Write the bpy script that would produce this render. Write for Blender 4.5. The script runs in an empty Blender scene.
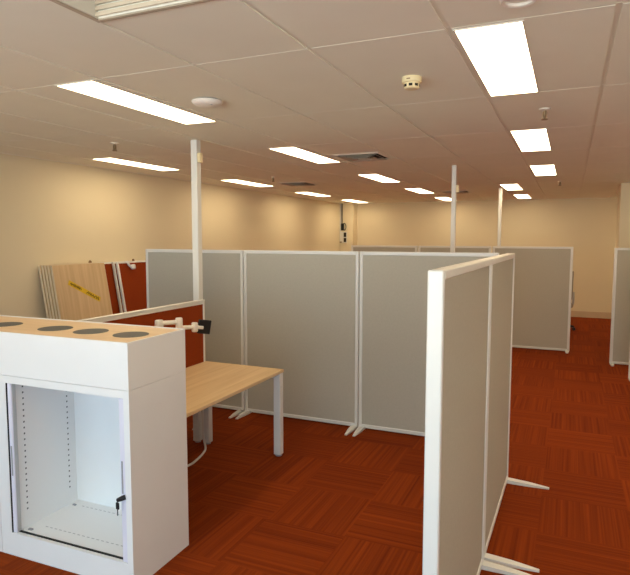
import bpy, bmesh, math, random
from mathutils import Vector, Matrix
random.seed(7)
C = bpy.context.scene.collection
S = bpy.context.scene
PI = math.pi

# ------------------------------------------------------------------ materials
def nodes(name):
    m = bpy.data.materials.new(name); m.use_nodes = True
    nt = m.node_tree; b = nt.nodes['Principled BSDF']
    return m, nt, b

def N(nt, typ, **kw):
    n = nt.nodes.new(typ)
    for k, v in kw.items(): setattr(n, k, v)
    return n

def math_node(nt, op, a, b=None, c=None):
    n = N(nt, 'ShaderNodeMath', operation=op)
    for i, v in enumerate((a, b, c)):
        if v is None: continue
        if isinstance(v, (int, float)): n.inputs[i].default_value = v
        else: nt.links.new(v, n.inputs[i])
    return n.outputs[0]

def plain(name, col, rough=.5, var=.03, scale=8, spec=.4, metal=0, bump=0, bscale=200):
    m, nt, b = nodes(name)
    tc = N(nt, 'ShaderNodeTexCoord'); no = N(nt, 'ShaderNodeTexNoise')
    no.inputs['Scale'].default_value = scale; no.inputs['Detail'].default_value = 3
    nt.links.new(tc.outputs['Object'], no.inputs['Vector'])
    r = N(nt, 'ShaderNodeValToRGB')
    r.color_ramp.elements[0].position = .3; r.color_ramp.elements[1].position = .7
    r.color_ramp.elements[0].color = tuple(c*(1-var) for c in col)+(1,)
    r.color_ramp.elements[1].color = tuple(min(1, c*(1+var)) for c in col)+(1,)
    nt.links.new(no.outputs['Fac'], r.inputs['Fac'])
    nt.links.new(r.outputs['Color'], b.inputs['Base Color'])
    b.inputs['Roughness'].default_value = rough; b.inputs['Metallic'].default_value = metal
    b.inputs['Specular IOR Level'].default_value = spec
    if bump:
        n2 = N(nt, 'ShaderNodeTexNoise'); n2.inputs['Scale'].default_value = bscale
        nt.links.new(tc.outputs['Object'], n2.inputs['Vector'])
        bp = N(nt, 'ShaderNodeBump'); bp.inputs['Strength'].default_value = bump; bp.inputs['Distance'].default_value = .002
        nt.links.new(n2.outputs['Fac'], bp.inputs['Height']); nt.links.new(bp.outputs['Normal'], b.inputs['Normal'])
    return m

def wood(name, c0, c1, axis=1, rough=.42):
    m, nt, b = nodes(name)
    tc = N(nt, 'ShaderNodeTexCoord'); mp = N(nt, 'ShaderNodeMapping')
    sc = [30, 30, 30]; sc[axis] = 1.6; mp.inputs['Scale'].default_value = sc
    nt.links.new(tc.outputs['Object'], mp.inputs['Vector'])
    n1 = N(nt, 'ShaderNodeTexNoise'); n1.inputs['Scale'].default_value = 1; n1.inputs['Detail'].default_value = 5
    nt.links.new(mp.outputs['Vector'], n1.inputs['Vector'])
    r = N(nt, 'ShaderNodeValToRGB'); r.color_ramp.elements[0].position = .3; r.color_ramp.elements[1].position = .72
    r.color_ramp.elements[0].color = c0+(1,); r.color_ramp.elements[1].color = c1+(1,)
    nt.links.new(n1.outputs['Fac'], r.inputs['Fac']); nt.links.new(r.outputs['Color'], b.inputs['Base Color'])
    b.inputs['Roughness'].default_value = rough; b.inputs['Specular IOR Level'].default_value = .3
    return m

def emit(name, col, s):
    m = bpy.data.materials.new(name); m.use_nodes = True; nt = m.node_tree
    nt.nodes.remove(nt.nodes['Principled BSDF'])
    e = N(nt, 'ShaderNodeEmission'); e.inputs['Color'].default_value = col+(1,); e.inputs['Strength'].default_value = s
    nt.links.new(e.outputs[0], nt.nodes['Material Output'].inputs['Surface'])
    return m

def carpet():
    m, nt, b = nodes('carpet_tiles')
    tc = N(nt, 'ShaderNodeTexCoord'); sp = N(nt, 'ShaderNodeSeparateXYZ')
    nt.links.new(tc.outputs['Object'], sp.inputs[0])
    x, y = sp.outputs[0], sp.outputs[1]
    u = math_node(nt, 'MULTIPLY', math_node(nt, 'ADD', x, .113), 2.0)
    v = math_node(nt, 'MULTIPLY', math_node(nt, 'ADD', y, -3.45), 2.0)
    fu, fv = math_node(nt, 'FLOOR', u), math_node(nt, 'FLOOR', v)
    par = math_node(nt, 'FLOORED_MODULO', math_node(nt, 'ADD', fu, fv), 2.0)
    # stripes run along y where par = 0 (vary with x)
    co = math_node(nt, 'ADD', math_node(nt, 'MULTIPLY', u, math_node(nt, 'SUBTRACT', 1.0, par)), math_node(nt, 'MULTIPLY', v, par))
    along = math_node(nt, 'ADD', math_node(nt, 'MULTIPLY', v, math_node(nt, 'SUBTRACT', 1.0, par)), math_node(nt, 'MULTIPLY', u, par))
    tid = math_node(nt, 'ADD', math_node(nt, 'MULTIPLY', fu, 7.31), math_node(nt, 'MULTIPLY', fv, 3.17))
    cb = N(nt, 'ShaderNodeCombineXYZ')
    nt.links.new(math_node(nt, 'MULTIPLY', co, 34.0), cb.inputs[0])
    nt.links.new(math_node(nt, 'MULTIPLY', along, .25), cb.inputs[1])
    nt.links.new(tid, cb.inputs[2])
    n1 = N(nt, 'ShaderNodeTexNoise'); n1.inputs['Scale'].default_value = 1; n1.inputs['Detail'].default_value = 3
    nt.links.new(cb.outputs[0], n1.inputs['Vector'])
    wn = N(nt, 'ShaderNodeTexWhiteNoise', noise_dimensions='1D'); nt.links.new(tid, wn.inputs['W'])
    fine = N(nt, 'ShaderNodeTexNoise'); fine.inputs['Scale'].default_value = 260
    nt.links.new(tc.outputs['Object'], fine.inputs['Vector'])
    k = math_node(nt, 'ADD', n1.outputs['Fac'], math_node(nt, 'MULTIPLY', math_node(nt, 'SUBTRACT', wn.outputs['Value'], .5), .10))
    k = math_node(nt, 'ADD', k, math_node(nt, 'MULTIPLY', math_node(nt, 'SUBTRACT', fine.outputs['Fac'], .5), .18))
    r = N(nt, 'ShaderNodeValToRGB')
    r.color_ramp.elements[0].position = .27; r.color_ramp.elements[1].position = .75
    r.color_ramp.elements[0].color = CARPET0+(1,); r.color_ramp.elements[1].color = CARPET1+(1,)
    nt.links.new(k, r.inputs['Fac']); nt.links.new(r.outputs['Color'], b.inputs['Base Color'])
    b.inputs['Roughness'].default_value = .95; b.inputs['Specular IOR Level'].default_value = .1
    bp = N(nt, 'ShaderNodeBump'); bp.inputs['Strength'].default_value = .5; bp.inputs['Distance'].default_value = .003
    nt.links.new(k, bp.inputs['Height']); nt.links.new(bp.outputs['Normal'], b.inputs['Normal'])
    return m

CARPET0 = (.150, .0200, .0022); CARPET1 = (.285, .048, .0045)
LAMP = (1.0, .79, .49); LAMP_S = 10.9
SKY = (.56, .82, 1.0); SKY_S = 6.3; GROUND = (.88, .95, .93); LOW_GLOW_S = 8.4
M = dict(
    wall=plain('cream_wall_paint', (.78, .69, .50), .7, .012, 2, .2),
    lip=plain('register_lip_beige', (.52, .45, .35), .5, .01),
    register=plain('register_lamplit_cream', (.69, .59, .45), .45, .01),  # yellow of the lamplight on white louvres put into the colour
    wall_bounce=plain('bounce_wall_white', (.82, .81, .76), .7, .012, 2, .2),  # pale tone chosen so the unseen right wall bounces neutral light
    ceil=plain('ceiling_tile', (.88, .87, .77), .85, .015, 3, .15, bump=.15, bscale=350),
    tbar=plain('ceiling_rail_paint', (.84, .82, .72), .5, .01),
    skirt=plain('skirting_paint', (.62, .47, .32), .5, .03),
    white=plain('white_powder_coat', (.77, .77, .74), .35, .012, 5, .4),
    cab=plain('cupboard_white_metal', (.82, .82, .82), .38, .01, 5, .4),
    tambour=plain('tambour_pale_plastic', (.74, .73, .84), .45, .02, 12),
    grey=plain('grey_panel_fabric', (.48, .455, .385), .9, .03, 60, .1, bump=.25, bscale=500),
    red=plain('rust_screen_fabric', (.26, .042, .008), .95, .06, 80, .1, bump=.3, bscale=500),
    black=plain('black_plastic', (.012, .012, .013), .4, .1),
    rubber=plain('black_track', (.01, .01, .01), .7, .1),
    dark=plain('dark_opening', (.03, .024, .018), .9, .1),
    slate=plain('slate_grey_disc', (.10, .108, .11), .6, .06, 15),
    vent=plain('vent_brown_grey', (.46, .40, .32), .5, .03),
    grille=plain('vent_white_paint', (.82, .78, .70), .5, .02),
    cream=plain('cream_plastic', (.86, .74, .46), .4, .02),
    apw=plain('white_plastic', (.86, .82, .77), .35, .02),
    brass=plain('sprinkler_metal', (.30, .22, .13), .4, .1, 20, metal=.6),
    alu=plain('grey_metal', (.50, .50, .50), .4, .04, metal=.4),
    brown=plain('brown_plug', (.25, .14, .06), .6, .1),
    tape=plain('yellow_tape', (.72, .50, .02), .5, .05),
    ink=plain('dark_marker_ink', (.10, .06, .01), .8, .1),
    slot=plain('punched_slot', (.10, .10, .12), .8, .05),
    slotl=plain('punched_slot_floor', (.36, .36, .38), .8, .05),
    desk=wood('birch_desk_laminate', (.62, .43, .23), (.74, .55, .33), 1),
    maple=wood('maple_lid_laminate', (.70, .52, .33), (.80, .62, .42), 0),
    board=wood('birch_board_laminate', (.58, .42, .24), (.70, .53, .33), 2),
    edge=plain('birch_edge_band', (.72, .60, .42), .5, .05),
    cablem=plain('grey_white_cable', (.72, .68, .62), .5, .02),
    lamp=emit('lamp_diffuser', LAMP, LAMP_S),
    chairg=plain('taupe_chair_fabric', (.38, .33, .27), .9, .05, 60, .1),
)
M['carpet'] = carpet()
def punched(name, a, b, pitch, half_len, half_w, rows, lo, hi, dark, off=0.0):
    """cupboard metal with punched slots: rows at local b = rows, repeating along local a every pitch"""
    m, nt, bs = nodes(name); tc = N(nt, 'ShaderNodeTexCoord'); sp = N(nt, 'ShaderNodeSeparateXYZ')
    nt.links.new(tc.outputs['Object'], sp.inputs[0]); A, Bq = sp.outputs[a], sp.outputs[b]
    f = math_node(nt, 'FLOORED_MODULO', math_node(nt, 'ADD', A, off), pitch)
    on = math_node(nt, 'LESS_THAN', f, 2*half_len)
    on = math_node(nt, 'MULTIPLY', on, math_node(nt, 'GREATER_THAN', A, lo)); on = math_node(nt, 'MULTIPLY', on, math_node(nt, 'LESS_THAN', A, hi))
    r = None
    for q in rows:
        k = math_node(nt, 'LESS_THAN', math_node(nt, 'ABSOLUTE', math_node(nt, 'SUBTRACT', Bq, q)), half_w)
        r = k if r is None else math_node(nt, 'ADD', r, k)
    mx = N(nt, 'ShaderNodeMix', data_type='RGBA'); nt.links.new(math_node(nt, 'MULTIPLY', on, r), mx.inputs[0])
    mx.inputs[6].default_value = (.82, .82, .82, 1); mx.inputs[7].default_value = dark+(1,)
    nt.links.new(mx.outputs[2], bs.inputs['Base Color']); bs.inputs['Roughness'].default_value = .4
    return m
M['liner'] = punched('punched_side', 2, 1, .032, .0045, .0045, (.080, .375), .215, .91, (.06, .06, .07))
M['cupfloor'] = punched('punched_floor', 0, 1, .032, .009, .003, (.115, .375), .19, .80, (.42, .42, .44))

# ------------------------------------------------------------------ mesh helpers
def box(bm, x0, x1, y0, y1, z0, z1, bev=0, seg=1):
    vs = [bm.verts.new(p) for p in ((x0,y0,z0),(x1,y0,z0),(x1,y1,z0),(x0,y1,z0),(x0,y0,z1),(x1,y0,z1),(x1,y1,z1),(x0,y1,z1))]
    fs = [bm.faces.new([vs[i] for i in q]) for q in ((3,2,1,0),(4,5,6,7),(0,1,5,4),(1,2,6,5),(2,3,7,6),(3,0,4,7))]
    if bev:
        es = list({e for f in fs for e in f.edges})
        bmesh.ops.bevel(bm, geom=es, offset=bev, segments=seg, affect='EDGES', profile=.5)

def lathe(bm, prof, n=24, loc=(0,0,0), mat=None):
    """prof: (radius, z) from one end to the other; closed on the axis with caps"""
    rings = []
    for r, z in prof:
        rings.append([bm.verts.new((loc[0]+r*math.cos(2*PI*i/n), loc[1]+r*math.sin(2*PI*i/n), loc[2]+z)) for i in range(n)])
    for a, b in zip(rings, rings[1:]):
        for i in range(n):
            bm.faces.new((a[i], a[(i+1) % n], b[(i+1) % n], b[i]))
    bm.faces.new(rings[0][::-1]); bm.faces.new(rings[-1])

def tube(bm, pts, r, n=10):
    pts = [Vector(p) for p in pts]; rings = []
    up = Vector((0, 0, 1))
    for i, p in enumerate(pts):
        t = (pts[min(i+1, len(pts)-1)] - pts[max(i-1, 0)]).normalized()
        a = t.cross(up if abs(t.z) < .95 else Vector((1, 0, 0))).normalized(); b = t.cross(a)
        rr = r[i] if isinstance(r, (list, tuple)) else r
        rings.append([bm.verts.new(p + rr*(a*math.cos(2*PI*k/n) + b*math.sin(2*PI*k/n))) for k in range(n)])
    for q, s in zip(rings, rings[1:]):
        for k in range(n): bm.faces.new((q[k], q[(k+1) % n], s[(k+1) % n], s[k]))
    bm.faces.new(rings[0][::-1]); bm.faces.new(rings[-1])

def smooth_path(pts, k=6):
    P = [Vector(p) for p in pts]; out = []
    for i in range(len(P)-1):
        p0, p1, p2, p3 = P[max(i-1, 0)], P[i], P[i+1], P[min(i+2, len(P)-1)]
        for j in range(k):
            t = j/k
            out.append(.5*((2*p1)+(p2-p0)*t+(2*p0-5*p1+4*p2-p3)*t*t+(3*p1-p0-3*p2+p3)*t**3))
    out.append(P[-1]); return out

def prism(bm, poly, z0, z1):
    a = [bm.verts.new((x, y, z0)) for x, y in poly]; b = [bm.verts.new((x, y, z1)) for x, y in poly]
    n = len(poly)
    for i in range(n): bm.faces.new((a[i], a[(i+1) % n], b[(i+1) % n], b[i]))
    bm.faces.new(a[::-1]); bm.faces.new(b)

def obj(name, bm, mat, parent=None, loc=None, smooth=False):
    bmesh.ops.recalc_face_normals(bm, faces=bm.faces)
    me = bpy.data.meshes.new(name); bm.to_mesh(me); bm.free()
    me.materials.append(M[mat] if isinstance(mat, str) else mat)
    if smooth:
        for p in me.polygons: p.use_smooth = True
        try: me.set_sharp_from_angle(angle=math.radians(40))
        except Exception: pass
    o = bpy.data.objects.new(name, me); C.objects.link(o)
    if parent: o.parent = parent
    if loc: o.location = loc
    return o

def B(*boxes, bev=0, seg=1):
    bm = bmesh.new()
    for b in boxes: box(bm, *b, bev=bev, seg=seg)
    return bm

def tag(o, label, cat, group=None):
    o['label'] = label; o['category'] = cat
    if group: o['group'] = group
    return o

def thing(name, label, cat, loc=(0,0,0), rz=0, group=None):
    o = bpy.data.objects.new(name, None); C.objects.link(o); o.empty_display_size = .1
    o.location = loc; o.rotation_euler = (0, 0, rz)
    return tag(o, label, cat, group)

def struct(name, bm, mat, parent=None):
    o = obj(name, bm, mat, parent)
    if not parent: o['kind'] = 'structure'
    return o

def dup(root, loc, label, rz=None, group=None):
    r = root.copy(); C.objects.link(r); r.location = loc
    if rz is not None: r.rotation_euler = (0, 0, rz)
    r['label'] = label
    if group: r['group'] = group
    for ch in list(root.children):
        c = ch.copy(); C.objects.link(c); c.parent = r
        for g in list(ch.children):
            d = g.copy(); C.objects.link(d); d.parent = c
    return r

# ------------------------------------------------------------------ the room
H = 2.51
XL, XR, YB, YF = -5.13, 2.3, -2.2, 13.5
struct('floor', B((XL-.1, XR+.1, YB-.2, YF+.1, -.1, 0)), 'carpet')
struct('wall_left', B((XL-.1, XL, YB-.2, YF+.1, 0, H+.1)), 'wall')
struct('wall_far', B((XL, XR, YF, YF+.1, 0, H+.1)), 'wall')
struct('wall_right_bounce', B((XR, XR+.1, YB-.2, YF+.1, 0, H+.1)), 'wall_bounce')  # unseen; set close and near-white to bounce light onto the aisle panels
# back wall (behind the camera) with a band of windows
W0, W1, WZ0, WZ1 = -4.7, 2.0, .55, 2.3
struct('wall_back', B((XL, XR, YB-.2, YB, 0, WZ0), (XL, XR, YB-.2, YB, WZ1, H+.1), (XL, W0, YB-.2, YB, WZ0, WZ1), (W1, XR, YB-.2, YB, WZ0, WZ1)), 'wall')
nw = 5; ww = (W1-W0)/nw
for i in range(nw):
    a, b = W0+i*ww, W0+(i+1)*ww
    wf = struct('window_%d' % (i+1), B((a, a+.04, YB-.14, YB-.06, WZ0, WZ1), (b-.04, b, YB-.14, YB-.06, WZ0, WZ1), (a+.04, b-.04, YB-.14, YB-.06, WZ0, WZ0+.04), (a+.04, b-.04, YB-.14, YB-.06, WZ1-.04, WZ1)), 'white')
    m, nt, bs = nodes('window_glass_%d' % i) if i == 0 else (M['glass'], None, None)
    if i == 0:
        nt.nodes.remove(bs)
        tr = N(nt, 'ShaderNodeBsdfTransparent'); gl = N(nt, 'ShaderNodeBsdfGlossy'); gl.inputs['Roughness'].default_value = .02
        fr = N(nt, 'ShaderNodeFresnel'); fr.inputs['IOR'].default_value = 1.45
        mx = N(nt, 'ShaderNodeMixShader'); nt.links.new(fr.outputs[0], mx.inputs[0]); nt.links.new(tr.outputs[0], mx.inputs[1]); nt.links.new(gl.outputs[0], mx.inputs[2])
        nt.links.new(mx.outputs[0], nt.nodes['Material Output'].inputs['Surface'])
        M['glass'] = m
    obj('window_pane', B((a+.04, b-.04, YB-.103, YB-.097, WZ0+.04, WZ1-.04)), 'glass', wf)
# nib in the far left corner, pillar at the right
struct('wall_far_nib', B((XL, -4.80, 13.2, YF, 0, H)), 'wall')
struct('wall_right_pillar', B((.675, 1.33, 9.9, 10.5, 0, H)), 'wall')
# skirting
struct('baseboard_far', B((-4.80, XR, YF-.015, YF, 0, .13)), 'skirt')
struct('baseboard_left', B((XL, XL+.015, YB, 13.2, 0, .13)), 'skirt')
struct('baseboard_pillar', B((.66, 1.345, 9.885, 9.9, 0, .13), (.66, .675, 9.9, 10.5, 0, .13)), 'skirt')

# ceiling: square-edged tiles .6 x 1.2 m, shallow reveals along Y, hairline joints along X
GX0, GY0 = -.47, 2.37
CX0, CX1, CY0, CY1 = -1.659, -1.081, 1.20, 1.742     # opening of the recessed air outlet
xs = [XL]+[GX0+.6*k for k in range(-7, 7) if XL < GX0+.6*k < XR]+[XR]
ys = [YB]+[GY0+1.2*k for k in range(-3, 10) if YB < GY0+1.2*k < YF]+[YF]
lamp_x = {-2.57: 1, -.47: 1, -4.67: 1, -1.07: 1}
bm = bmesh.new()
for x0, x1 in zip(xs, xs[1:]):
    for y0, y1 in zip(ys, ys[1:]):
        if abs(x0+1.67) < .01 and abs(y0-1.17) < .01:        # tile with the opening of the air outlet
            box(bm, x0+.011, x1-.011, y0+.003, CY0, H, H+.03); box(bm, x0+.011, x1-.011, CY1, y1-.003, H, H+.03)
        else:
            box(bm, x0+.011, x1-.011, y0+.003, y1-.003, H, H+.03)
struct('ceiling', bm, 'ceil')
bm = bmesh.new()
for q in ((XL, CX0, YB, YF), (CX1, XR, YB, YF), (CX0, CX1, YB, CY0), (CX0, CX1, CY1, YF)): box(bm, *q, H+.03, H+.09)
for x in xs[1:-1]: box(bm, x-.012, x+.012, YB, YF, H+.006, H+.03)
for y in ys[1:-1]: box(bm, XL, XR, y-.0035, y+.0035, H+.0045, H+.03)
struct('ceiling_trim_1', bm, 'tbar')
struct('trim_1', B((XL, XL+.022, YB, 13.2, H-.004, H+.012), (-4.80, XR, YF-.022, YF, H-.004, H+.012)), 'tbar')

# ------------------------------------------------------------------ ceiling light panels
def light_panel(label, group):
    t = thing('ceiling_light', label, 'ceiling light', (0,0,H), group=group)
    w, l = .266, 1.172
    obj('frame', B((0, .007, 0, l, -.004, -.0002), (w-.007, w, 0, l, -.004, -.0002), (.007, w-.007, 0, .007, -.004, -.0002), (.007, w-.007, l-.007, l, -.004, -.0002)), 'grille', t)
    obj('diffuser', B((.007, w-.007, .007, l-.007, -.0025, -.0003)), 'lamp', t)
    return t
rowL = ['nearest the camera', 'second from the camera', 'third from the camera', 'farthest from the camera']
rows = [
 (-4.635, [4.70, 7.15, 9.60, 11.93], 'bright ceiling light panel, %s in the row along the cream left wall',
    ['nearest and largest', 'second from the camera', 'third from the camera', 'farthest and smallest']),
 (-2.583, [2.375, 4.80, 7.25, 9.60, 11.93], 'ceiling light panel, %s in the middle row',
    ['large, beside the round access point,', 'second from the camera', 'third from the camera', 'fourth from the camera', 'farthest, beside a pole top,']),
 (-.455, [2.39, 4.76, 7.12], 'bright ceiling light panel, %s in the right-hand row',
    ['the largest, right of the smoke detector', 'second from the camera', 'third and smallest']),
 (-1.03, [9.43, 11.78], 'small far bright ceiling light panel, %s of the pair near the far wall',
    ['nearer', 'farther'])]
l0 = None
for x, yy, lab, which in rows:
    for y, wq in zip(yy, which):
        if l0 is None: l0 = light_panel(lab % wq, 'ceiling light panels'); l0.location = (x, y, H)
        else: dup(l0, (x, y, H), lab % wq)
for x, y in ((-2.57, -.03), (-.46, -.03), (1.64, 2.37), (1.64, 4.77), (1.64, 7.17), (1.64, 9.57), (1.64, 11.97), (1.64, -.03)):  # invented unseen panels that add lamp light to the room
    dup(l0, (x, y, H), 'added ceiling light panel out of view, lighting the room', group='added light panels out of view')

# ------------------------------------------------------------------ other ceiling fittings
def sprinkler(label):
    t = thing('sprinkler', label, 'sprinkler', (0,0,H), group='ceiling sprinklers')
    bm = bmesh.new(); lathe(bm, [(.036, .002), (.034, -.006), (.014, -.012)]); obj('rosette', bm, 'grille', t, smooth=True)
    bm = bmesh.new(); lathe(bm, [(.010, -.01), (.010, -.045), (.006, -.055), (.006, -.066)], 12)
    box(bm, -.016, -.012, -.003, .003, -.064, -.02); box(bm, .012, .016, -.003, .003, -.064, -.02)
    obj('stem', bm, 'brass', t)
    bm = bmesh.new(); lathe(bm, [(.020, -.064), (.022, -.067), (.020, -.069)], 16); obj('deflector', bm, 'brass', t)
    return t
sp = sprinkler('small ceiling sprinkler left of the tall left pole, near the left wall'); sp.location = (-3.67, 4.0, H)
dup(sp, (-.177, 4.05, H), 'small ceiling sprinkler just in front of the second right-hand light panel')
dup(sp, (-3.72, 7.05, H), 'small far sprinkler left of the middle row of ceiling lights')
dup(sp, (-.165, 9.2, H), 'small far sprinkler right of the last right-hand light panel')

t = thing('smoke_detector', 'cream round smoke detector on the ceiling left of the largest light panel', 'smoke detector', (-.775, 3.0, H))
bm = bmesh.new(); lathe(bm, [(.050, .002), (.052, -.004), (.051, -.026), (.046, -.030)], 32); obj('base', bm, 'cream', t, smooth=True)
bm = bmesh.new(); lathe(bm, [(.040, -.029), (.040, -.050), (.034, -.057), (.012, -.060)], 32); obj('sensor_head', bm, 'cream', t, smooth=True)
for k in range(8):
    bm = bmesh.new(); box(bm, .036, .0408, -.009, .009, -.049, -.036)
    bm.transform(Matrix.Rotation(2*PI*k/8+.1, 4, 'Z')); obj('sensor_slot', bm, 'dark', t)
obj('indicator', B((-.014, .004, -.053, -.050, -.018, -.013)), 'brown', t)

t = thing('wireless_access_point', 'round white dome access point on the ceiling above the left pole', 'access point', (-2.02, 2.99, H))
bm = bmesh.new(); lathe(bm, [(.072, .002), (.072, -.008)], 40); obj('mounting_plate', bm, 'dark', t)
bm = bmesh.new(); lathe(bm, [(.090, -.007), (.093, -.012), (.088, -.022), (.070, -.032), (.040, -.038), (.010, -.040)], 40); obj('dome', bm, 'apw', t, smooth=True)
obj('badge', B((.02, .05, -.03, -.022, -.0375, -.033)), 'slotl', t)

t = thing('recessed_downlight', 'small round ceiling fitting at the top edge above the largest light panel', 'downlight', (-.19, 2.175, H))
bm = bmesh.new()
n = 36; rr = [(.064, .011), (.064, -.006), (.058, -.011), (.047, -.008), (.040, .004)]
rings = [[bm.verts.new((r*math.cos(2*PI*i/n), r*math.sin(2*PI*i/n), z)) for i in range(n)] for r, z in rr]
for a, b in zip(rings, rings[1:]):
    for i in range(n): bm.faces.new((a[i], a[(i+1) % n], b[(i+1) % n], b[i]))
obj('ring', bm, 'grille', t, smooth=True)
bm = bmesh.new(); lathe(bm, [(.041, .004), (.041, .011)], 30); obj('lens', bm, 'apw', t)

# air outlet at the top left: a recess in the ceiling whose far side is louvred
t = thing('air_grille', 'white louvred air grille in a ceiling recess at the top left edge', 'air vent', ((CX0+CX1)/2, (CY0+CY1)/2, H))
w, d, hz = (CX1-CX0)/2, (CY1-CY0)/2, .24
obj('frame', B((-w-.02, w+.02, d, d+.022, -.0045, -.0003), (-w-.02, w+.02, -d-.022, -d, -.0045, -.0003), (-w-.02, -w, -d, d, -.0045, -.0003), (w, w+.02, -d, d, -.0045, -.0003), bev=.0015), 'lip', t)
obj('recess', B((-w, -w+.004, -d, d, 0, hz), (w-.004, w, -d, d, 0, hz), (-w+.004, w-.004, -d, -d+.004, 0, hz), (-w+.004, w-.004, d-.004, d, 0, hz), (-w, w, -d, d, hz, hz+.004)), 'ceil', t)
for k in range(11):
    z = .002+k*(.0215)
    bm = bmesh.new()
    vs = [bm.verts.new(p) for p in ((-w+.006, d-.022, z), (w-.006, d-.022, z), (w-.006, d-.0045, z+.006), (-w+.006, d-.0045, z+.006), (-w+.006, d-.022, z+.0145), (w-.006, d-.022, z+.0145), (w-.006, d-.0045, z+.0185), (-w+.006, d-.0045, z+.0185))]
    for q in ((3,2,1,0),(4,5,6,7),(0,1,5,4),(1,2,6,5),(2,3,7,6),(3,0,4,7)): bm.faces.new([vs[i] for i in q])
    obj('louvre', bm, 'register', t)

# square four-way diffusers
def diffuser(label):
    t = thing('ceiling_diffuser', label, 'air vent', (0,0,H), group='square ceiling diffusers')
    def ring(bm, a, za, b, zb, th=.003):
        for k in range(4):
            R = Matrix.Rotation(PI/2*k, 4, 'Z')
            p = [R @ Vector(q) for q in ((-a,-a,za),(a,-a,za),(b,-b,zb),(-b,-b,zb))]
            q = [v+Vector((0,0,th)) for v in p]
            vs = [bm.verts.new(v) for v in p+q]
            for f in ((3,2,1,0),(4,5,6,7),(0,1,5,4),(1,2,6,5),(2,3,7,6),(3,0,4,7)): bm.faces.new([vs[i] for i in f])
    bm = bmesh.new(); ring(bm, .245, -.001, .222, -.012, .004); obj('frame', bm, 'tbar', t)
    for a, b, za in ((.200, .165, -.022), (.140, .105, -.026), (.080, .045, -.030)):
        bm = bmesh.new(); ring(bm, a, za, b, -.002, .002); obj('cone', bm, 'vent', t)
    obj('centre_plate', B((-.03, .03, -.03, .03, -.030, -.026)), 'vent', t)
    obj('backing', B((-.215, .215, -.215, .215, -.0015, -.0002)), 'dark', t)
    return t
d0 = diffuser('square ceiling air diffuser with dark fins between the middle-row lights'); d0.location = (-1.955, 5.65, H)
dup(d0, (-1.90, 10.55, H), 'small far square ceiling diffuser beside the top of the middle pole')
dup(d0, (-3.82, 8.05, H), 'square ceiling diffuser above the left wall lights, left of the middle row')

# ------------------------------------------------------------------ partition panels
PANEL_GROUP = 'grey partition panels with white frames'
def partition(label, w, h, th=.05, fr=.033, foot=.21, group=PANEL_GROUP, ends=(1, 1), back=None):
    """runs along local +X from 0 to w, centred on local Y"""
    t = thing('partition_panel', label, 'partition panel', group=group)
    y = th/2
    g = .004
    obj('post', B((g, fr, -y, y, .012, h), bev=.004), 'white', t)
    obj('post', B((w-fr, w-g, -y, y, .012, h), bev=.004), 'white', t)
    obj('top_rail', B((fr, w-fr, -y, y, h-.032, h), bev=.004), 'white', t)
    obj('bottom_rail', B((fr, w-fr, -y, y, .012, .045), bev=.004), 'white', t)
    obj('fabric_panel', B((fr, w-fr, -y+.007, y-.007, .045, h-.032)), 'grey', t)
    for e, x in zip(ends, (.036, w-.036)):
        if not e: continue
        bm = bmesh.new()
        for s in (-1, 1):
            L = y+(back if back and s > 0 else foot)
            pts = [(x-.026, 0), (x+.026, 0), (x+.022, s*L*.55), (x+.010, s*L), (x-.010, s*L), (x-.022, s*L*.55)]
            zt = [.026, .026, .018, .008, .008, .018]
            a = [bm.verts.new((px, py, .0)) for px, py in pts]; b = [bm.verts.new((px, py, z)) for (px, py), z in zip(pts, zt)]
            for i in range(6): bm.faces.new((a[i], a[(i+1) % 6], b[(i+1) % 6], b[i]))
            bm.faces.new(a[::-1]); bm.faces.new(b)
        obj('foot', bm, 'white', t)
    return t
YP = 4.765
p = partition('grey partition panel left of the row, behind the tall left pole', 1.16, 1.57); p.location = (-3.988, YP, 0)
dup(p, (-2.826, YP, 0), 'grey partition panel in the middle of the row, behind the birch desk corner')
dup(p, (-1.665, YP, 0), 'grey partition panel at the right of the row, partly behind the near panel end')
# two panels standing end to end along the aisle
ang = math.atan2(4.12-1.85, -.337+.366)
ux, uy = math.cos(ang), math.sin(ang)
ox, oy = -.366-.026, 1.85
p = partition('tall nearest grey partition panel showing its broad white end to the camera', 1.138, 1.585, th=.052, foot=.268, back=.10); p.location = (ox, oy, 0); p.rotation_euler = (0,0,ang)
dup(p, (ox+ux*1.142, oy+uy*1.142, 0), 'grey partition panel continuing behind the nearest one along the aisle')
# far row
p = partition('far grey partition panel, leftmost strip seen over the front row', 1.145, 1.558, fr=.04, foot=.12); p.location = (-3.405, 9.285, 0)
dup(p, (-2.25, 9.285, 0), 'far grey partition panel seen as a strip beside the middle pole')
dup(p, (-1.092, 9.285, 0), 'far grey partition panel left of the gap, its right edge and foot showing')
dup(p, (.537, 8.595, 0), 'far grey partition panel at the right edge of the photo, in front of the pillar')
dup(p, (.692, 7.73, 0), 'partition panel at the right border, only its white lower corner showing')

# ------------------------------------------------------------------ poles
def pole(label, loc, w=.06, boxz=None, box_side=1):
    t = thing('power_pole', label, 'pole', loc, group='floor to ceiling poles')
    h = w/2
    obj('pole', B((-h, h, -h, h, .0, H-.001), bev=.004), 'white', t)
    obj('base_plate', B((-h-.02, h+.02, -h-.02, h+.02, 0, .012), bev=.003), 'white', t)
    if boxz: obj('junction_box', B((h, h+.028, -.025, .02, boxz-.04, boxz+.04), bev=.004), 'cream', t)
    return t
pole('tall white pole at the left rising behind the rust desk screen to the ceiling', (-2.935, 4.16, 0), .062, 2.36)
pole('white pole to the ceiling in the middle, behind the grey panel row', (-1.235, 6.76, 0), .05, 2.245)
pole('farthest white pole, right of the middle one, rising to the small far lights', (-1.085, 10.12, 0), .052)

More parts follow.
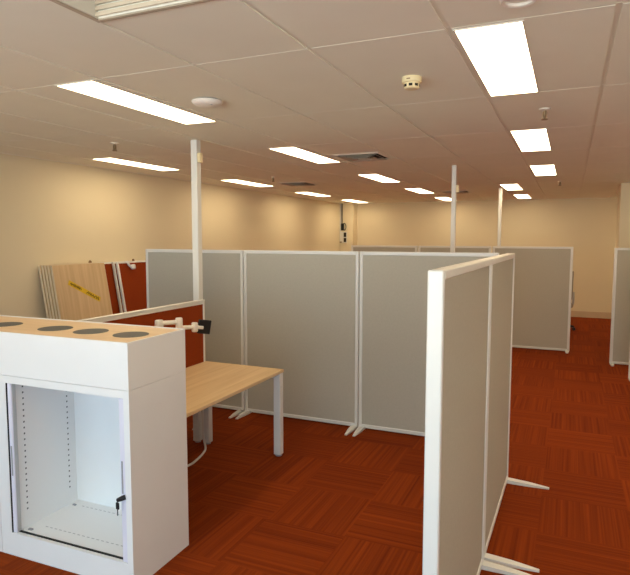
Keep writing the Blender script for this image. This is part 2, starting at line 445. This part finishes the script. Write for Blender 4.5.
# ------------------------------------------------------------------ desks and screen
def desk(label, x0, x1, y0, y1, z):
    t = thing('desk', label, 'desk', ((x0+x1)/2, (y0+y1)/2, 0), group='birch desks')
    a, b = (x1-x0)/2, (y1-y0)/2
    obj('desktop', B((-a, a, -b, b, z-.024, z), bev=.003), 'desk', t)
    for sx in (-1, 1):
        for sy in (-1, 1):
            cx, cy = sx*(a-.032), sy*(b-.034)
            lg = obj('leg', B((cx-.029, cx+.029, cy-.029, cy+.029, .012, z-.024), bev=.006, seg=2), 'white', t)
            bm = bmesh.new(); lathe(bm, [(.024, 0), (.026, .004), (.026, .013)], 16, (cx, cy, 0)); obj('glide', bm, 'alu', lg)
    for q in ((-a+.062, a-.062, b-.05, b-.02), (-a+.062, a-.062, -b+.02, -b+.05), (-a+.16, -a+.19, -b+.051, b-.051), (a-.19, a-.16, -b+.051, b-.051)):
        obj('rail', B(q+(z-.066, z-.025)), 'white', t)
    return t
DZ = .678
desk('birch desk with white legs in front of the rust screen, behind the white cupboard', -2.703, -1.985, 2.535, 3.925, DZ)
desk('second birch desk hidden behind the rust screen, one white leg showing', -3.455, -2.737, 2.535, 3.925, DZ)
t = thing('desk_screen', 'low rust red desk screen with white frame standing between the two desks', 'desk screen', (-2.72, 3.925, 0))
h, z0, z1, ln = .0145, .60, 1.178, 1.375
obj('frame', B((-h, h, -.022, 0, z0, z1), (-h, h, -ln, -ln+.022, z0, z1), (-h, h, -ln+.022, -.022, z1-.028, z1), (-h, h, -ln+.022, -.022, z0, z0+.02), bev=.003), 'white', t)
obj('fabric', B((-h+.004, h-.004, -ln+.022, -.022, z0+.02, z1-.028)), 'red', t)
# top rail pair line
obj('top_cap', B((-h-.004, h+.004, -ln, 0, z1, z1+.007), bev=.002), 'white', t)

# monitor arm on the desk
t = thing('monitor_arm', 'white articulated monitor arm with black plate, on the desk by the rust screen', 'monitor arm', (-2.60, 3.218, DZ))
o = Vector((-2.60, 3.218, DZ))
def L(p): return tuple(Vector(p)-o)
obj('clamp_base', B((-.045, .045, -.04, .04, 0, .018), bev=.005), 'white', t)
bm = bmesh.new(); lathe(bm, [(.016, .018), (.016, .40)], 16); obj('post', bm, 'alu', t, smooth=True)
bm = bmesh.new(); lathe(bm, [(.026, .375), (.030, .38), (.030, .43), (.026, .438)], 20); obj('hub', bm, 'apw', t, smooth=True)
E1 = Vector((-2.53, 3.35, 1.085)); E2 = Vector((-2.485, 3.475, 1.037)); V = Vector((-2.458, 3.535, 1.027))
bm = bmesh.new(); tube(bm, [L((-2.595, 3.228, 1.093)), L((E1.x, E1.y, 1.088))], .0165, 12); obj('upper_arm', bm, 'apw', t, smooth=True)
bm = bmesh.new(); lathe(bm, [(.022, -.055), (.025, -.05), (.025, .028), (.021, .034)], 20, L(E1)); obj('elbow', bm, 'apw', t, smooth=True)
bm = bmesh.new(); tube(bm, [L((E1.x, E1.y, 1.048)), L(E2)], .0145, 12); obj('lower_arm', bm, 'apw', t, smooth=True)
bm = bmesh.new(); lathe(bm, [(.019, -.034), (.023, -.028), (.023, .028), (.019, .034)], 18, L(E2))
tube(bm, [L(E2), L((V.x, V.y, V.z))], .014, 12); obj('tilt_head', bm, 'apw', t, smooth=True)
d = bmesh.new(); box(d, -.007, .007, -.052, .052, -.052, .052, bev=.004)
d.transform(Matrix.Translation(L(V+Vector((.006, .012, .004)))) @ Matrix.Rotation(math.radians(-28), 4, 'Z') @ Matrix.Rotation(math.radians(-10), 4, 'X'))
obj('mounting_plate', d, 'black', t)

# cable under the desk
bm = bmesh.new()
tube(bm, smooth_path([(-2.685, 3.80, .62), (-2.66, 3.80, .40), (-2.655, 3.80, .12), (-2.62, 3.78, .012), (-2.57, 3.68, .009), (-2.535, 3.55, .009), (-2.525, 3.42, .009), (-2.60, 3.25, .009), (-2.72, 3.1, .009)], 8), .0085, 8)
tag(obj('power_cable', bm, 'cablem', smooth=True), 'pale cable hanging under the birch desk and curving over the carpet', 'cable')

# ------------------------------------------------------------------ cupboards and planter box
CUP_R = math.radians(1.1); CUP = Vector((-1.857, 2.070, 0))          # right front corner of the cupboards
def at_cup(u, z=0): return (CUP.x+u*math.cos(CUP_R), CUP.y+u*math.sin(CUP_R), z)
def cupboard(label):
    w, d, h = .880, .45, .974
    t = thing('tambour_cupboard', label, 'cupboard', at_cup(-w), CUP_R, group='white tambour cupboards')
    il, ir, zb, zt = .079, w-.034, .126, .936       # opening
    inl, inr = .104, w-.050                           # inner liner faces
    bm = bmesh.new()
    box(bm, 0, il-.003, 0, d, 0, h)                   # left side (holds the rolled-back tambour)
    box(bm, ir, w, 0, d, 0, h)
    box(bm, il-.003, ir, 0, d, 0, zb); box(bm, il-.003, ir, 0, d, zt, h)
    box(bm, il-.003, ir, d-.02, d, zb, zt)
    obj('carcass', bm, 'cab', t)
    obj('inner_liner', B((il-.003, inl, .03, d-.02, zb, zt)), 'liner', t)
    obj('inner_liner', B((inr, ir, .03, d-.02, zb, zt)), 'liner', t)
    obj('cupboard_floor', B((inl, inr, .03, d-.02, zb, zb+.002)), 'cupfloor', t)
    obj('tambour_track', B((il+.005, ir, .020, .029, zb, zb+.006)), 'rubber', t)
    obj('gap_shade', B((il-.002, il+.002, .001, .02, zb, zt)), 'rubber', t)  # black strip stands in for the shaded gap beside the door
    a = obj('tambour_door', B((il+.003, il+.0295, .004, .022, zb+.001, zt-.001), bev=.003), 'tambour', t)
    obj('handle', B((il+.014, il+.022, .000, .004, .44, .60), bev=.001), 'slotl', a)
    obj('door_edge', B((il+.0300, il+.034, .010, .0295, zb+.007, zt-.001)), 'alu', t)
    b = obj('tambour_door', B((ir-.033, ir-.001, .004, .022, zb+.001, zt-.001), bev=.003), 'tambour', t)
    obj('handle', B((ir-.024, ir-.016, .000, .004, .47, .63), bev=.001), 'slotl', b)
    for c in ((inl+.03, inl+.055, .05, .064), (inl+.03, inl+.05, .36, .372)): obj('floor_clip', B(c+(zb+.002, zb+.008)), 'slotl', t)
    return t, ir
cp, ir = cupboard('white open tambour cupboard at the lower left, its inside empty')
dup(cp, at_cup(-.880-.884), 'second white cupboard at the left border, only a sliver showing')
# lock and key on the open cupboard only
lk = obj('lock', bmesh.new(), 'black', cp)
bm = bmesh.new(); bx = ir-.024
tube(bm, [(bx-.016, -.012, .441), (bx+.006, -.008, .452), (bx+.018, .004, .456)], [.0095, .012, .012], 12)
bm.to_mesh(lk.data); bm.free(); lk['label'] = 'black lock'
bm = bmesh.new(); box(bm, bx-.024, bx-.002, -.020, -.012, .397, .433, bev=.004); box(bm, bx-.015, bx-.011, -.018, -.015, .367, .399)
k = obj('key', bm, 'black', lk); k['label'] = 'black-headed key hanging from the lock'

t = thing('planter_box', 'long white planter box with birch top and dark round holes, on the cupboards', 'planter box', at_cup(-1.767, .976), CUP_R)
w, d, h = 1.767, .45, .226
obj('box', B((0, w, 0, .012, 0, h), (0, w, d-.012, d, 0, h+.003), (0, .012, .012, d-.012, 0, h), (w-.012, w, .012, d-.012, 0, h), (.012, w-.012, .012, d-.012, 0, .012)), 'cab', t)
obj('lid', B((.0125, w-.0125, .0125, d-.0125, h-.02, h-.001)), 'maple', t)
for cx in (-2.005, -2.265, -2.512, -2.885, -3.145, -3.39):
    bm = bmesh.new(); lathe(bm, [(.088, h-.004), (.088, h+.0005)], 40, (cx+1.857+1.767, .200, 0)); obj('hole_cover', bm, 'slate', t)

# ------------------------------------------------------------------ boards and screens leaning on the left wall
lean = math.radians(10.2); LB = 1.41
def leaning(t, xtop, y0, off=0, ln=LB):
    """place a thing whose mesh stands on z = 0, face towards +X, leaning back on the wall"""
    t.rotation_euler = (0, -lean, 0)
    t.location = (xtop + ln*math.sin(lean), y0, 0)
bw, bt = .745, .025
labs = ['birch board leaning on the left wall, rearmost of the stack', 'birch board in the stack on the left wall, second from the wall', 'birch board in the middle of the stack leaning on the left wall', 'birch board just behind the front board of the leaning stack', 'front birch board of the leaning stack, with yellow marked tape']
for i in range(5):
    t = thing('wooden_board', labs[i], 'board', group='birch boards leaning on the left wall')
    obj('panel', B((0, bt-.0012, 0, bw, 0, LB), bev=0), 'board', t)
    obj('edge_band', B((0, bt-.001, -.002, 0, 0, LB), (0, bt-.001, bw, bw+.002, 0, LB), (0, bt-.001, 0, bw, LB, LB+.002)), 'edge', t)
    leaning(t, -5.115+.0295*i, 4.40+.012*i)
    t.location.z = bt*0
    if i == 0:
        bm = bmesh.new(); lathe(bm, [(.016, 0), (.02, .012), (.008, .03)], 10, (.013, .71, LB+.001)); obj('plug', bm, 'brown', t)
    if i == 4:
        bm = bmesh.new(); box(bm, bt-.001, bt+.0004, -.235, .235, -.028, .028)
        bm.transform(Matrix.Translation((0, .385, 1.105)) @ Matrix.Rotation(math.radians(-29), 4, 'X'))
        tp = obj('tape', bm, 'tape', t)
        rnd = random.Random(3)
        for c0, c1, step in ((-.21, -.04, .011), (.03, .215, .016)):
            pts = []; y = c0; k = 0
            while y < c1:
                pts.append((bt+.0006, y, (.015 if k % 2 else -.015)*rnd.uniform(.4, 1.1))); y += step*rnd.uniform(.5, 1.3); k += 1
            bm = bmesh.new(); tube(bm, pts, .005, 5)
            bm.transform(Matrix.Translation((0, .385, 1.105)) @ Matrix.Rotation(math.radians(-29), 4, 'X'))
            obj('marking', bm, 'ink', tp)
def loose_screen(label, xtop, y0, w=.76, hook=False):
    t = thing('loose_screen', label, 'desk screen', group='rust screens leaning on the left wall')
    th, f = .03, .022
    obj('frame', B((0, th, 0, f, 0, LB), (0, th, w-f, w, 0, LB), (0, th, f, w-f, LB-f, LB), (0, th, f, w-f, 0, f), bev=.003), 'white', t)
    obj('fabric', B((.004, th-.004, f, w-f, f, LB-f)), 'red', t)
    leaning(t, xtop, y0)
    if hook:
        bm = bmesh.new(); tube(bm, smooth_path([(.031, .165, LB-.004), (.045, .165, LB-.02), (.05, .175, LB-.05), (.055, .20, LB-.075)], 5), .016, 10)
        lathe(bm, [(.02, -.03), (.03, -.02), (.03, .02), (.02, .03)], 16, (.062, .225, LB-.075))
        obj('bracket', bm, 'white', t, smooth=True)
        bm = bmesh.new(); lathe(bm, [(.014, 0), (.016, .015), (.008, .03)], 10, (.015, .30, LB)); obj('plug', bm, 'brown', t)
    return t
loose_screen('rust screen leaning on the left wall, rearmost, half hidden by the boards', -5.115, 5.20)
loose_screen('rust screen in the middle of the leaning three, its white edge showing', -5.075, 5.42)
loose_screen('front rust screen leaning by the boards, white bracket on top', -5.035, 5.445, hook=True)

# ------------------------------------------------------------------ wall devices in the far left corner
t = thing('cable_conduit', 'thin white conduit and black cable running down the far left corner', 'conduit', (-5.10, 13.19, 1.6))
obj('cover', B((-.03, .0, -.02, .006, 0, H-1.6), bev=.003), 'white', t)
bm = bmesh.new(); tube(bm, [(.022, -.004, .42), (.020, -.004, H-1.6)], .012, 8); obj('cable', bm, 'black', t)
t = thing('wall_telephone', 'small black device with a looped cord on the far left corner', 'telephone', (-5.055, 13.2, 1.86))
obj('body', B((-.04, .03, -.05, 0, 0, .17), bev=.008), 'black', t)
bm = bmesh.new(); tube(bm, [(.03+.055*math.sin(a), -.03, .09+.085*math.cos(a)) for a in [i*PI/12 for i in range(13)]], .009, 8); obj('cord', bm, 'black', t, smooth=True)
t = thing('wall_box', 'white wall box with two dark windows on the far left corner', 'control box', (-5.06, 13.2, 1.56))
obj('back_box', B((-.06, .11, -.035, 0, 0, .27), bev=.005), 'white', t)
obj('window', B((.035, .10, -.040, -.035, .14, .25)), 'dark', t); obj('window', B((.035, .10, -.040, -.035, .02, .12)), 'dark', t)
obj('knob', B((-.06, -.01, -.06, -.035, .005, .03), bev=.004), 'brown', t)

# ------------------------------------------------------------------ office chair behind the far panel
t = thing('office_chair', 'taupe swivel chair mostly hidden behind the far partition panel', 'chair', (-.17, 11.5, 0), rz=math.radians(100))
bm = bmesh.new(); box(bm, -.24, .24, -.23, .24, .43, .51, bev=.03, seg=3); obj('seat', bm, 'chairg', t, smooth=True)
bm = bmesh.new()
nx, nz = 6, 7; fr_, bk = [], []
for i in range(nx+1):
    for j in range(nz+1):
        u, v = i/nx*2-1, j/nz
        x = u*(.23-.05*(v-.4)**2); y = -.19-.01*v+.04*u*u; z = .58+.50*v
        fr_.append(bm.verts.new((x, y, z))); bk.append(bm.verts.new((x, y-.05, z)))
def qd(a, i, j): return [a[i*(nz+1)+j], a[(i+1)*(nz+1)+j], a[(i+1)*(nz+1)+j+1], a[i*(nz+1)+j+1]]
for i in range(nx):
    for j in range(nz): bm.faces.new(qd(fr_, i, j)); bm.faces.new(qd(bk, i, j)[::-1])
for i in range(nx):
    for j in (0, nz): bm.faces.new((fr_[i*(nz+1)+j], fr_[(i+1)*(nz+1)+j], bk[(i+1)*(nz+1)+j], bk[i*(nz+1)+j]))
for j in range(nz):
    for i in (0, nx): bm.faces.new((fr_[i*(nz+1)+j], fr_[i*(nz+1)+j+1], bk[i*(nz+1)+j+1], bk[i*(nz+1)+j]))
obj('backrest', bm, 'chairg', t, smooth=True)
bm = bmesh.new(); tube(bm, smooth_path([(0, -.05, .42), (0, -.22, .42), (0, -.265, .50), (0, -.265, .70)], 5), .02, 8); obj('back_bracket', bm, 'alu', t, smooth=True)
bm = bmesh.new(); lathe(bm, [(.03, .09), (.03, .25), (.02, .26), (.02, .43)], 14); obj('gas_column', bm, 'black', t)
bm = bmesh.new()
for k in range(5):
    a = 2*PI*k/5+.768; tube(bm, [(0, 0, .10), (.29*math.cos(a), .29*math.sin(a), .07)], [.028, .018], 8)
obj('star_base', bm, 'black', t)
for k in range(5):
    a = 2*PI*k/5+.768; bm = bmesh.new(); lathe(bm, [(.028, -.02), (.03, -.015), (.03, .015), (.028, .02)], 14)
    bm.transform(Matrix.Translation((.29*math.cos(a), .29*math.sin(a), .03)) @ Matrix.Rotation(a, 4, 'Z') @ Matrix.Rotation(PI/2, 4, 'X')); obj('caster', bm, 'black', t)

# ------------------------------------------------------------------ light, camera
wd = bpy.data.worlds.new('World'); S.world = wd; wd.use_nodes = True
wt = wd.node_tree; bg = wt.nodes['Background']                    # overcast sky above, bright glow added below to lift the ceiling
wc = N(wt, 'ShaderNodeTexCoord'); wz = N(wt, 'ShaderNodeSeparateXYZ'); wt.links.new(wc.outputs['Generated'], wz.inputs[0])
wr = N(wt, 'ShaderNodeMapRange'); wr.inputs[1].default_value = -.03; wr.inputs[2].default_value = .03; wt.links.new(wz.outputs[2], wr.inputs[0])
wm = N(wt, 'ShaderNodeMix', data_type='RGBA'); wt.links.new(wr.outputs[0], wm.inputs[0])
wm.inputs[6].default_value = tuple(c*LOW_GLOW_S for c in GROUND)+(1,); wm.inputs[7].default_value = tuple(c*SKY_S for c in SKY)+(1,)
wt.links.new(wm.outputs[2], bg.inputs['Color']); bg.inputs['Strength'].default_value = 1
for i in range(nw):
    a, b = W0+i*ww, W0+(i+1)*ww
    l = bpy.data.lights.new('window_portal', 'AREA'); l.shape = 'RECTANGLE'; l.size = b-a-.08; l.size_y = WZ1-WZ0-.08
    l.cycles.is_portal = True
    lo = bpy.data.objects.new('window_portal', l); C.objects.link(lo)
    lo.location = ((a+b)/2, YB-.15, (WZ0+WZ1)/2); lo.rotation_euler = (math.radians(90), 0, 0)

cam = bpy.data.cameras.new('camera'); co = bpy.data.objects.new('camera', cam); C.objects.link(co)
cam.sensor_fit = 'HORIZONTAL'; cam.sensor_width = 36; cam.lens = 578.409/630*36
cam.clip_start = .05
co.location = (0, 0, 1.69)
yaw, pitch, roll = .41398, -.08631, .00105
fw = Vector((-math.sin(yaw)*math.cos(pitch), math.cos(yaw)*math.cos(pitch), math.sin(pitch)))
r = Vector((math.cos(yaw), math.sin(yaw), 0)); u = r.cross(fw)
r2 = r*math.cos(roll)+u*math.sin(roll); u2 = -r*math.sin(roll)+u*math.cos(roll)
mt = Matrix((r2, u2, -fw)).transposed(); co.rotation_euler = mt.to_euler()
S.camera = co
S.view_settings.view_transform = 'Standard'; S.view_settings.look = 'None'
S.view_settings.exposure = .09; S.view_settings.gamma = 1
try: S.view_settings.use_curve_mapping = False
except Exception: pass
S.cycles.max_bounces = 10; S.cycles.diffuse_bounces = 6
